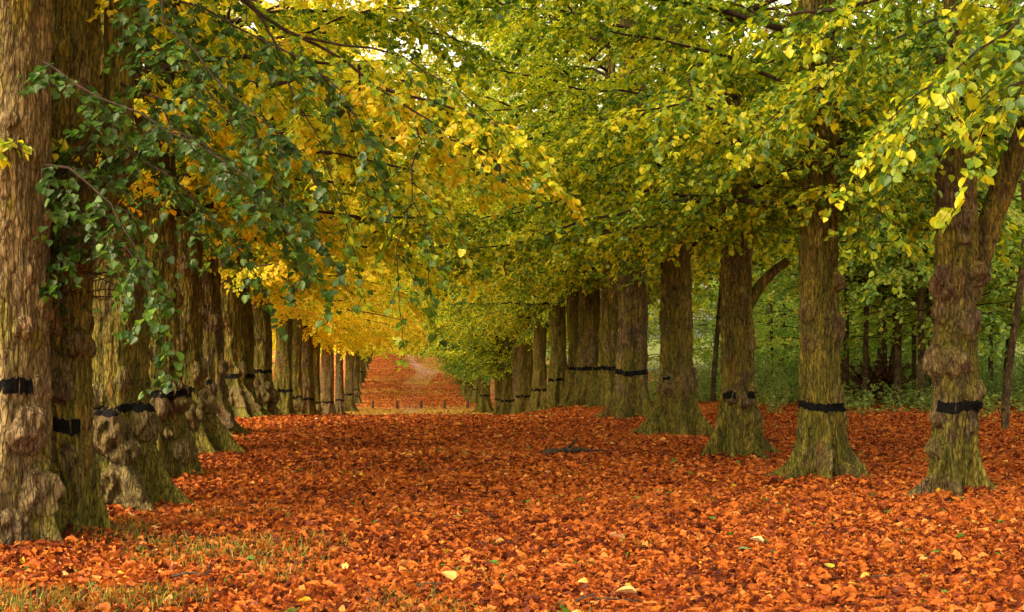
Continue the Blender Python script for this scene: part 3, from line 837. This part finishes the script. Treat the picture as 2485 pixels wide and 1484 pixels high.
avenue_tree(xy, Trunk(.22, 28, flare=.2, gnarl=1.1), NEAR[3], 'narrow mossy lime just left of the broad one on the crest of the bank', AVE_R, yel=.62, pale=.2, moss=.72, rz=.2, band=(1.1, .09, None), nt=100, dz=.025)

# ----- off-frame neighbours: one reaches into the picture, two added unseen to shade the foreground
for (x_, y_, cr, rz, sd, lab, gr) in ((6.4, 11.0, NEAR[3], 2.8, 31, 'lime standing just outside the right edge with boughs over the upper right corner', AVE_R),
                                      (5.4, 2.5, NEAR[1], 1.8, 32, 'lime beside the camera on the right, added out of the picture for shade', AVE_R),
                                      (-4.4, 2.2, NEAR[2], .8, 33, 'lime beside the camera on the left, added out of the picture for shade', AVE_L)):
    avenue_tree((x_, y_), Trunk(.28, sd, flare=.3), cr, lab, gr, yel=.52, nt=60, dz=.06, rz=rz, cz=1.12, cdz=.9 if y_ > 9 else 1.8)

# ----- the rows further off: shared trunk shapes
TV = []
for k in range(6):
    T_ = Trunk([.27, .24, .31, .26, .33, .22][k], 50 + k, flare=.30, gnarl=1.2, blobs=7, burls=[(TO + .3 * k, .7, .2, .12)] if k % 2 else [])
    TV.append((T_.mesh('trunk', 72, .05), T_.band('painted_band', 1.0, .10, 40)))
rng = np.random.RandomState(9)


def far_tree(x, y, k, label, group, yel, pale, moss, near=False, cdz=0.0, skirt=False):
    tm, bm = TV[k % 6]
    cr = (NEAR if near else FAR)[rng.randint(4)]
    avenue_tree((x, y), None, cr, label, group, yel=yel, pale=pale, moss=moss, rz=rng.uniform(0, 6.28), cs=rng.uniform(.95, 1.1), cz=rng.uniform(.95, 1.08), tmesh=tm, bmesh_=bm, cdz=cdz, extra=(*SK[k % 2], yel - .08) if skirt else None)


left = [(692, 44, .85, .25, .65, 'twin-stemmed looking dark lime right of the pale gap in the left row'),
        (722, 51, .85, .2, .6, 'slim olive lime directly behind the one beside the pale gap'),
        (745, 56, .85, .1, .5, 'reddish brown lime partly behind leaves in the middle of the left row'),
        (764, 62, .85, .1, .7, 'dark olive lime left of the pale grey-tan one in the left row'),
        (797, 66, .88, .75, .35, 'pale grey-tan lime with a black band, palest of the distant left row'),
        (825, 76, .85, .2, .3, 'dark grey lichened lime with a branch reaching right over the ride'),
        (849, 86, .8, .55, .45, 'pale lime with a swollen dark foot near the end of the left row'),
        (864, 97, .75, .1, .4, 'dark lime past the wooden posts in the left row')]
for i, (xv, d, ye, pa, mo, lab) in enumerate(left):
    far_tree((xv - 989) / F * d, d, i, lab, AVE_L, ye, pa, mo, near=d < 60)
right = [(1353, 46, .6, .2, .75, 'clean olive lime with a level black band behind the crest of the bank'),
         (1308, 52, .6, .3, .75, 'pale olive lime with its band just above the bank, right row'),
         (1276, 58, .58, .2, .6, 'thin olive lime beside the reddish one in the right row'),
         (1256, 64, .58, .25, .15, 'thin reddish-brown lime in the right row'),
         (1232, 70, .55, .1, .7, 'dark mossy lime half covered by low leaves in the right row'),
         (1213, 77, .52, .1, .7, 'lime behind the long twig lying on the bank')]
for i, (xv, d, ye, pa, mo, lab) in enumerate(right):
    far_tree((xv - 989) / F * d, d, i + 2, lab, AVE_R, ye, pa, mo, near=d < 60, skirt=d > 69)
d = 84.0; k = 0
while d < 216:
    far_tree(4.75 + rng.uniform(-.15, .15), d, k, 'small distant lime of the right row climbing the far slope', 'distant limes of the right row', rng.uniform(.44, .62), .0, .8, skirt=d < 190)
    if d > 96:
        far_tree((-4.0 - .012 * (d - 96)) + rng.uniform(-.15, .15), d + 9, k + 3, 'small distant lime of the left row on the far slope', 'distant limes of the left row', rng.uniform(.6, .8), .0, .6)
    d += 6.6; k += 1
# crowns closing the far end of the ride
for k in range(16):
    x = rng.uniform(-11, 11); y = rng.uniform(236, 300)
    o = empty('background_tree', (x, y, float(terrain(x, y)))); tag(o, 'yellow-green tree closing the far end of the ride', 'tree', 'trees closing the far end of the ride')
    tr = link('trunk', TV[k % 6][0], o); tr.color = (.5, .1, 0, 1)
    for nm, me in zip(('branches', 'crown'), FAR[k % 4]):
        c_ = link(nm, me, o, (0, 0, -3.0)); c_.rotation_euler = (0, 0, rng.uniform(0, 6)); c_.scale = (1.3, 1.3, 1.35); c_.color = (rng.uniform(.5, .75), 0, 0, 1)

# ---------------------------------------------------------------- woodland
WOOD = []
for k in range(6):
    c = Crown(300 + k)
    lo_ = 2.9 if k > 3 else .5 if k % 2 else 1.3
    c.limbs(24, lo_ + .3, 8.0, 2.9, thick=.022, low=lo_, e0=8, e1=38, droop=.16, gap=.25, tl=(.4, .95), shrink=.4)
    g = Geo(); zs = np.linspace(-.2, 9.6, 30); P = np.stack([.25 * noise(zs * .25, k, .3), .25 * noise(zs * .25, k, 5.3), zs], -1); P[:, :2] -= P[0, :2]
    g.tube(P, np.interp(zs, [0, 12], [.062, .025] if k < 4 else [.075, .03]), 8)
    WOOD.append((g.mesh('trunk', BARK), c.twigs('branches'), c.leaves('crown', BEECH, .095, .062, heart=False, tilt=.42)))
    print('wood', c.count)


def wood_tree(x, y, k, label, group, yel, s=1.0, name='young_woodland_tree'):
    o = empty(name, (x, y, float(terrain(x, y))), rng.uniform(0, 6.28)); tag(o, label, 'tree', group)
    o.scale = (s, s, s)
    a, b, c = WOOD[k]
    t = link('trunk', a, o); t.color = (.2, .0, 0, 1)
    for nm, me in (('branches', b), ('crown', c)):
        q = link(nm, me, o); q.color = (yel, 0, 0, 1)


def at_xy(xv, d): return ((xv - 989) / F * d * 1.0, d)


woods = [(1738, 37, .5, 'slender reddish trunk between the pinched lime and the side-branched lime'),
         (2072, 36, .28, 'tall slim sapling right of the straight mossy lime'),
         (2062, 42, .26, 'slim dark sapling close behind another right of the straight mossy lime'),
         (2120, 35, .25, 'slim leaning woodland tree beside a heap of dead brown leaves'),
         (2180, 38, .24, 'thin woodland tree in the middle of the gap between the two rightmost limes'),
         (2243, 40, .22, 'dark thin woodland tree just left of the forked lime'),
         (2475, 26, .35, 'dark sapling at the right edge with bare branching twigs')]
for i, (xv, d, ye, lab) in enumerate(woods):
    x, y = at_xy(xv, d); wood_tree(x, y, 4 + i % 2, lab, 'young trees in the wood on the right', ye)
n = 0
while n < 66:
    y = 33 + 42 * rng.rand() ** 1.2; x = rng.uniform(9.0 + (y - 28) * .04, 4 + y * .46)
    if y < 38 and x < 12: continue
    wood_tree(x, y, (rng.choice([0, 2, 4, 5]) if y < 46 else n % 4), 'green leafy young tree deep in the wood on the right', 'green trees deep in the right-hand wood', rng.uniform(.3, .62), rng.uniform(.8, 1.35)); n += 1
for n in range(16):
    y = rng.uniform(62, 95); x = rng.uniform(12, .43 * y)
    wood_tree(x, y, n % 4, 'tall green tree at the back of the right-hand wood', 'tall trees at the back of the right-hand wood', rng.uniform(.4, .65), rng.uniform(1.8, 2.4))
n = 0
while n < 26:
    y = rng.uniform(30, 120); x = -rng.uniform(9.5, 26)
    wood_tree(x, y, n % 4, 'yellow-leaved tree seen in gaps behind the left row', 'yellow trees behind the left row', rng.uniform(.42, .66), rng.uniform(1.0, 1.6)); n += 1

# ---------------------------------------------------------------- fallen leaves
def litter():
    rng = np.random.RandomState(4)
    zones = [(9.0, 16, 700, .067, 'c'), (16, 27, 560, .060, 'f'), (27, 46, 300, .062, 'f')]
    Vs, Ls4, As = [], [], []; base = 0
    for y0, y1, dens, size, kind in zones:
        xa, xb = -.30 * y1 - 1.2, min(.46 * y1 + 1.5, 17)
        n = int((y1 - y0) * (xb - xa) * dens)
        x = rng.uniform(xa, xb, n); y = rng.uniform(y0, y1, n)
        k = (x > -.30 * y - 1.2) & (x < .46 * y + 1.5)
        # thinner on the worn track at the lower right and in grassy patches
        thin = .45 * np.exp(-(((x - 2.2 - (y - 10) * .15) / 1.6) ** 2 + ((y - 10) / 2.0) ** 2))
        gr = sstep(-.05, .35, noise(x * .8, y * .8, 2.2)) * sstep(.3, -1.2, x) * sstep(14.5, 11.5, y) * .35
        trk = (np.exp(-((x + .15 + .02 * y) / .45) ** 2) + np.exp(-((x - 1.35 - .01 * y) / .4) ** 2)) * .55 * (.6 + .8 * noise(x * .5, y * .3, 4)) * sstep(11, 15, y)
        k &= rng.rand(n) > thin + gr + trk
        x, y = x[k], y[k]; lift = rng.uniform(0, .035, len(x)) + .012
        for (tx, ty, rr) in NEARPOS:
            if y0 <= ty < y1:
                m = int(dens * 1.5); a = rng.uniform(0, 2 * PI, m); q_ = rr + np.abs(rng.normal(.05, .22, m))
                x = np.r_[x, tx + q_ * np.cos(a)]; y = np.r_[y, ty + q_ * np.sin(a)]; lift = np.r_[lift, rng.uniform(0, .10, m) * np.exp(-(q_ - rr) / .25)]
        n = len(x); z = terrain(x, y) + lift
        P = np.stack([x, y, z], -1)
        a = rng.uniform(0, 2 * PI, n); Ax = np.stack([np.cos(a), np.sin(a), rng.normal(0, .30, n)], -1)
        Nn = np.array([0, 0, 1.0]) + rng.normal(0, .52, (n, 3))
        sz = size * np.clip(np.exp(rng.normal(-.24, .42, n)), .3, 1.9)
        rnd = np.clip(rng.beta(1.9, 2.15, n) * .93 + .02 + np.where(rng.rand(n) < .010, 1, 0), 0, 1)
        T = 12; which = rng.randint(T, size=n)
        for t in range(T):
            m = which == t
            W, L, A = place(P[m], Ax[m], Nn[m], sz[m], tmpl_curl(rng) if kind == 'c' else tmpl_fold(rng), rnd[m])
            Vs.append(W); Ls4.append(L + base); As.append(A); base += len(W)
    V = np.concatenate(Vs); L = np.concatenate(Ls4)
    print('litter faces', len(L))
    me = mesh_np('fallen_leaves', V, L, np.full(len(L), 4), LITTER, False, {'rnd': np.concatenate(As)})
    tag(link('fallen_leaves', me), 'thick carpet of curled orange and rust-brown fallen leaves', 'fallen leaves', kind='stuff')
    # thinner far scatter on the slope beyond the dip
    n = 42000; x = rng.uniform(-5, 6, n); y = 80 + 120 * rng.rand(n) ** 1.3
    pc = np.interp(y, [80, 112, 125, 140, 150, 158, 171, 200], [.3, .2, .8, 1.8, 2, 1.2, .5, .4])
    thin_ = np.maximum(.8 * (np.abs(x - pc) < 1.1) * (y > 120), .75 * ((x > 1.5) & (y > 145)) + .92 * (y < 92))
    kp = rng.rand(n) > thin_; x, y = x[kp], y[kp]; n = len(x)
    z = terrain(x, y) + .03
    a = rng.uniform(0, 6.28, n); Ax = np.stack([np.cos(a), np.sin(a), rng.normal(0, .3, n)], -1); Nn = np.array([0, 0, 1.0]) + rng.normal(0, .5, (n, 3))
    W, L, A = place(np.stack([x, y, z], -1), Ax, Nn, rng.uniform(.06, .14, n), tmpl_fold(rng), np.clip(rng.beta(2, 1.8, n), 0, .94))
    me = mesh_np('fallen_leaves', W, L, np.full(len(L), 4), LITTER, False, {'rnd': A})
    tag(link('fallen_leaves', me), 'orange leaves scattered over the far slope beyond the wooden posts', 'fallen leaves', kind='stuff')


litter()


def grass_mat():
    return leaf_material('grass_blade', [(0, (.05, .08, .015)), (.4, (.14, .15, .02)), (.7, (.34, .27, .04)), (1, (.45, .33, .08))], trans=.3, gloss=.02)


def grass():
    rng = np.random.RandomState(14); G = grass_mat()
    n = 60000; y = rng.uniform(8.8, 16.5, n); x = rng.uniform(-.29 * 16.5, 1.3, n)
    p = sstep(-.25, .4, noise(x * 1.1, y * 1.1, 2.2)) * sstep(1.3, -1.8, x + (y - 10) * .25) * sstep(15.5, 11.5, y + .3 * x)
    k = (rng.rand(n) < p * .7) & (x > -.29 * y - .3); x, y = x[k], y[k]
    # tufts by the trunks and a few strays
    tx = rng.uniform(-4, 4, 500); ty = rng.uniform(12, 30, 500)
    for cx, cy in zip(tx[:60], ty[:60]):
        m = rng.randint(4, 14); x = np.r_[x, cx + rng.normal(0, .09, m)]; y = np.r_[y, cy + rng.normal(0, .09, m)]
    n = len(x); h = rng.uniform(.035, .13, n)
    P = np.stack([x, y, terrain(x, y) + .01], -1)
    Ax = np.stack([rng.normal(0, .45, n), rng.normal(0, .45, n), np.ones(n)], -1); Nn = rng.normal(0, 1, (n, 3))
    V = np.array([[-.035, 0, 0], [.035, 0, 0], [.03, .55, .06], [-.03, .55, .06], [.012, 1, .25], [-.012, 1, .25]])
    W, L, A = place(P, Ax, Nn, h, (V, [[0, 1, 2, 3], [3, 2, 4, 5]]), rng.rand(n))
    me = mesh_np('grass', W, L, np.full(len(L), 4), G, False, {'rnd': A})
    o = link('grass', me); o.color = (.35, 0, 0, 1)
    tag(o, 'sparse olive grass poking through the leaves at the lower left', 'grass', kind='stuff')


grass()


def undergrowth():
    rng = np.random.RandomState(15); c = Crown(16)
    n = 0
    while n < 2300:
        y = rng.uniform(25, 56); x = rng.uniform(7.2, 24)
        edge = 25.6 + 7 * sstep(13, 7.5, x) + 2.0 * float(noise(x * .5, 3, 1))
        if y < edge or (y < edge + 3.5 and rng.rand() > .35): continue
        z = float(terrain(x, y)); h = rng.uniform(.25, .75) * (1 if y > edge + 1.5 else .55) * (1 + 1.1 * float(sstep(38, 46, y)))
        d = np.array([rng.normal(0, .2), rng.normal(0, .2), 1.0]); d /= np.linalg.norm(d); p = np.array([x, y, z])
        q = rng.rand()
        c.tw.tube(np.array([p, p + d * h * .5, p + d * h]), np.array([.005, .004, .002]), 3, cap=False)
        m = int(h / .09) + 2
        for k in range(m):
            a = rng.uniform(0, 6.28); u = (k + 1) / m
            dd = np.array([math.cos(a), math.sin(a), rng.uniform(-.1, .35)]); l = rng.uniform(.10, .26)
            c.rec(p + d * h * u, dd, l, q)
        n += 1
    U = leaf_material('bramble_leaf', [(0, (.09, .17, .04)), (.4, (.24, .34, .08)), (.75, (.42, .46, .12)), (1, (.60, .34, .08))], gloss=.02)
    g = c.leaves('undergrowth', U, .075, .05, heart=False)
    o = link('undergrowth', g); o.color = (.33, 0, 0, 1); tag(o, 'low green nettles and brambles along the edge of the right-hand wood', 'undergrowth', kind='stuff')
    s_ = link('undergrowth_stems', c.twigs('undergrowth_stems')); tag(s_, 'thin stems of the nettles and brambles by the right-hand wood', 'undergrowth', kind='stuff')


undergrowth()

# ---------------------------------------------------------------- posts
POSTS = []
gp = Geo()
th = np.arange(14) / 14 * 2 * PI
prof = [(-.3, .085), (0, .088), (.40, .082), (.455, .078), (.475, .055), (.478, .0)]
V = np.array([[r * math.cos(t) * (1 + .05 * math.sin(3 * t)), r * math.sin(t), z] for z, r in prof for t in th])
i = np.arange(len(prof) - 1)[:, None] * 14; j = np.arange(14)[None]; j2 = (j + 1) % 14
gp.add(V, np.stack([i + j, i + j2, i + 14 + j2, i + 14 + j], -1).reshape(-1, 4))
pm = gp.mesh('wooden_post', POST)
for xv, lab in ((905, 'leftmost short wooden post across the ride'), (964, 'second short wooden post from the left, left of the path'), (1021, 'middle short wooden post of the five across the ride'),
                (1079, 'fourth short wooden post from the left'), (1134, 'rightmost short wooden post across the ride')):
    y = 90.0; x = (xv - 989) / F * y
    o = link('wooden_post', pm, None, (x, y, float(terrain(x, y)))); o.rotation_euler = (rng.normal(0, .03), rng.normal(0, .03), rng.uniform(0, 6))
    tag(o, lab, 'post', 'five short wooden posts across the ride')


# ---------------------------------------------------------------- fallen wood and single leaves
def stick(name, label, polys, cat='fallen branch'):
    g = Geo(); o = None; d0 = None
    for pts, r0, r1 in polys:
        if d0 is None:
            q = ground_at(pts[0][0], pts[0][1]); d0 = q[1] * 1.0
            d0 = float(np.dot(q - CAM, RM @ np.array([0, 0, -1.0])))
        P = []
        for (xv, yv, up) in pts:
            q = at(xv, yv, d0); q[2] = max(q[2], float(terrain(q[0], q[1])) + up + .03); P.append(q)
        P = np.array(P)
        if o is None: o = P[0].copy()
        t = np.linspace(0, 1, len(P)); tt = np.linspace(0, 1, 26)
        Q = np.stack([np.interp(tt, t, P[:, k]) for k in range(3)], -1)
        for _ in range(3): Q[1:-1] = (Q[:-2] + 2 * Q[1:-1] + Q[2:]) / 4
        Q += rng.normal(0, r0 * .18, Q.shape)
        g.tube(Q - o, (r0 + (r1 - r0) * tt) * (1 + .15 * rng.normal(0, 1, 26)), 7)
    tag(link(name, g.mesh(name, DEADWOOD), None, tuple(o)), label, cat)


stick('fallen_branch', 'dark crooked fallen branch lying on the leaves right of centre',
      [([(1320, 1109, .04), (1350, 1113, .04), (1375, 1108, .05), (1400, 1103, .08), (1425, 1108, .05)], .055, .03),
       ([(1376, 1108, .05), (1380, 1100, .12), (1397, 1092, .20), (1401, 1085, .27)], .028, .012),
       ([(1425, 1112, .05), (1450, 1108, .05), (1480, 1109, .04)], .018, .008)])
stick('fallen_branch', 'thin dark branch lying along the crest of the leafy bank',
      [([(1303, 988, .05), (1325, 987, .07), (1345, 984, .07), (1375, 981, .05)], .04, .015)])
stick('log', 'short brown log on the crest of the bank below the limes',
      [([(1428, 982, .06), (1440, 979, .08), (1456, 974, .10)], .06, .05)], 'log')
stick('twig', 'curved bare twig on the leaves at the lower left', [([(418, 1418, .03), (450, 1408, .06), (480, 1406, .06), (508, 1404, .05)], .010, .005), ([(504, 1405, .05), (509, 1390, .12), (514, 1378, .16)], .008, .004)], 'twig')
stick('twig', 'dark forked twig at the bottom edge right of centre', [([(1395, 1482, .03), (1425, 1460, .06), (1445, 1440, .05)], .009, .005), ([(1440, 1462, .05), (1500, 1466, .04), (1560, 1476, .03)], .007, .004)], 'twig')
stick('twig', 'thin twig left of centre near the bottom', [([(1010, 1442, .03), (1040, 1436, .05), (1080, 1438, .04)], .007, .004)], 'twig')
stick('twig', 'straight dark twig on the leaves at the bottom right', [([(2110, 1420, .03), (2150, 1415, .04), (2200, 1414, .03)], .006, .003)], 'twig')


def dead_bush():
    c = Crown(401); p0 = at(2122, 905, 36.5); r_ = c.rng
    for _ in range(150):
        d = np.array([r_.normal(0, 1), r_.normal(0, .8), abs(r_.normal(0, .9)) + .15]); d /= np.linalg.norm(d); l = r_.uniform(.4, 1.3)
        P = np.array([d * l * t + r_.normal(0, .05, 3) for t in np.linspace(.02, 1, 5)])
        c.tw.tube(P, np.linspace(.012, .004, 5), 3, cap=False); c.rec(P[2], d, l * .5, r_.rand())
    o = empty('dead_bush', (p0[0], p0[1], float(terrain(p0[0], p0[1])) + .25)); tag(o, 'heap of dead twigs hung with dark brown leaves in the right-hand wood', 'bush')
    link('twigs', c.twigs('twigs'), o); q = link('dead_leaves', c.leaves('dead_leaves', BROWN, .09, .03, heart=False), o); q.color = (.2, 0, 0, 1)


BROWN = leaf_material('brown_leaf', [(0, (.05, .018, .01)), (.5, (.16, .05, .02)), (1, (.34, .12, .04))], trans=.3, gloss=.02)
dead_bush()


def big_leaf(xv, yv, size, col, label, rz, tilt, curl=0.0):
    q = ground_at(xv, yv)
    V, f = tmpl_heart(); V = V.copy(); V[:, 1] -= .5; V *= size; V[:, 2] += curl * (V[:, 0] ** 2) / size
    m, N, L = new_mat('single_leaf')
    tc = N.new('ShaderNodeTexCoord'); n = noise_n(N, L, tc.outputs['Object'], 30, 4)
    r = ramp(N, [(.3, tuple(c * .65 for c in col)), (.7, col)]); L.new(n, r.inputs[0])
    b = N.new('ShaderNodeBsdfPrincipled'); L.new(r.outputs[0], b.inputs['Base Color']); b.inputs['Roughness'].default_value = .6
    o = N.new('ShaderNodeOutputMaterial'); L.new(b.outputs[0], o.inputs[0])
    me = mesh_np('fallen_leaf', V, np.array(f), [5, 5], m, False)
    ob = link('fallen_leaf', me, None, (q[0], q[1], float(terrain(q[0], q[1])) + .065)); ob.rotation_euler = (tilt, 0, rz)
    tag(ob, label, 'leaf')


big_leaf(1205, 1388, .13, (.06, .22, .02), 'bright green leaf lying on orange leaves at the bottom centre', 1.3, .45)
big_leaf(1808, 1352, .12, (.14, .25, .08), 'dull green leaf on the leaves in the lower right', 1.6, .2)
big_leaf(1492, 1322, .13, (.75, .36, .15), 'large pale peach leaf right of centre near the bottom', 2.0, .6, 1.5)
big_leaf(1835, 1330, .12, (.8, .48, .22), 'cream coloured leaf behind a dull green one in the lower right', 1.2, .35, 1.0)
big_leaf(1082, 1420, .13, (.75, .30, .06), 'large golden orange leaf at the bottom left of centre', .8, .5, 1.2)
big_leaf(2010, 1392, .09, (.35, .32, .02), 'small olive yellow leaf at the lower right', .4, .3)
big_leaf(2075, 1442, .11, (.8, .42, .03), 'bright yellow leaf near the bottom right', 1.7, .4)
big_leaf(1520, 1462, .15, (.62, .38, .13), 'broad tan leaf at the bottom edge right of centre', 1.5, .25, .8)

# ---------------------------------------------------------------- light
W = bpy.data.worlds.new('World'); bpy.context.scene.world = W; W.use_nodes = True
nt = W.node_tree; nt.nodes.clear()
sky = nt.nodes.new('ShaderNodeTexSky'); sky.sky_type = 'NISHITA'; sky.sun_disc = False
SD = np.array([-.50, -.48, .70]); SD /= np.linalg.norm(SD)
sky.sun_elevation = math.asin(SD[2]); sky.sun_rotation = math.atan2(SD[0], SD[1])
sky.air_density = 1.0; sky.dust_density = 4.0; sky.ozone_density = 1.0
bg = nt.nodes.new('ShaderNodeBackground'); bg.inputs[1].default_value = .15
out = nt.nodes.new('ShaderNodeOutputWorld')
hs = nt.nodes.new('ShaderNodeHueSaturation'); hs.inputs['Saturation'].default_value = .35
mu = nt.nodes.new('ShaderNodeMix'); mu.data_type = 'RGBA'; mu.blend_type = 'MULTIPLY'; mu.inputs['Factor'].default_value = 1
mu.inputs[7].default_value = (1.16, .97, .70, 1)
nt.links.new(sky.outputs[0], hs.inputs['Color']); nt.links.new(hs.outputs[0], mu.inputs[6]); nt.links.new(mu.outputs[2], bg.inputs[0]); nt.links.new(bg.outputs[0], out.inputs[0])
sun = bpy.data.lights.new('sun', 'SUN'); sun.energy = .9; sun.angle = math.radians(50); sun.color = (1, .90, .74)
so = bpy.data.objects.new('sun', sun); C.objects.link(so)
so.rotation_euler = Vector(SD).to_track_quat('Z', 'Y').to_euler()
so.location = (0, 0, 40)

cd = bpy.data.cameras.new('camera'); co = bpy.data.objects.new('camera', cd); C.objects.link(co)
co.location = CAM; co.rotation_euler = cam_rot
cd.sensor_width = 36; cd.lens = 36 * F / 2485; cd.clip_end = 3000; cd.clip_start = .1
sc = bpy.context.scene; sc.camera = co
sc.view_settings.view_transform = 'Standard'; sc.view_settings.look = 'None'
sc.view_settings.exposure = 2.05; sc.view_settings.gamma = 1
sc.cycles.max_bounces = 6; sc.cycles.diffuse_bounces = 4; sc.cycles.transmission_bounces = 5; sc.cycles.glossy_bounces = 2
sc.cycles.transparent_max_bounces = 6
sc.cycles.use_denoising = True; sc.cycles.use_adaptive_sampling = True; sc.cycles.adaptive_threshold = .025
sc.cycles.caustics_reflective = False; sc.cycles.caustics_refractive = False
sc.cycles.sample_clamp_indirect = 6
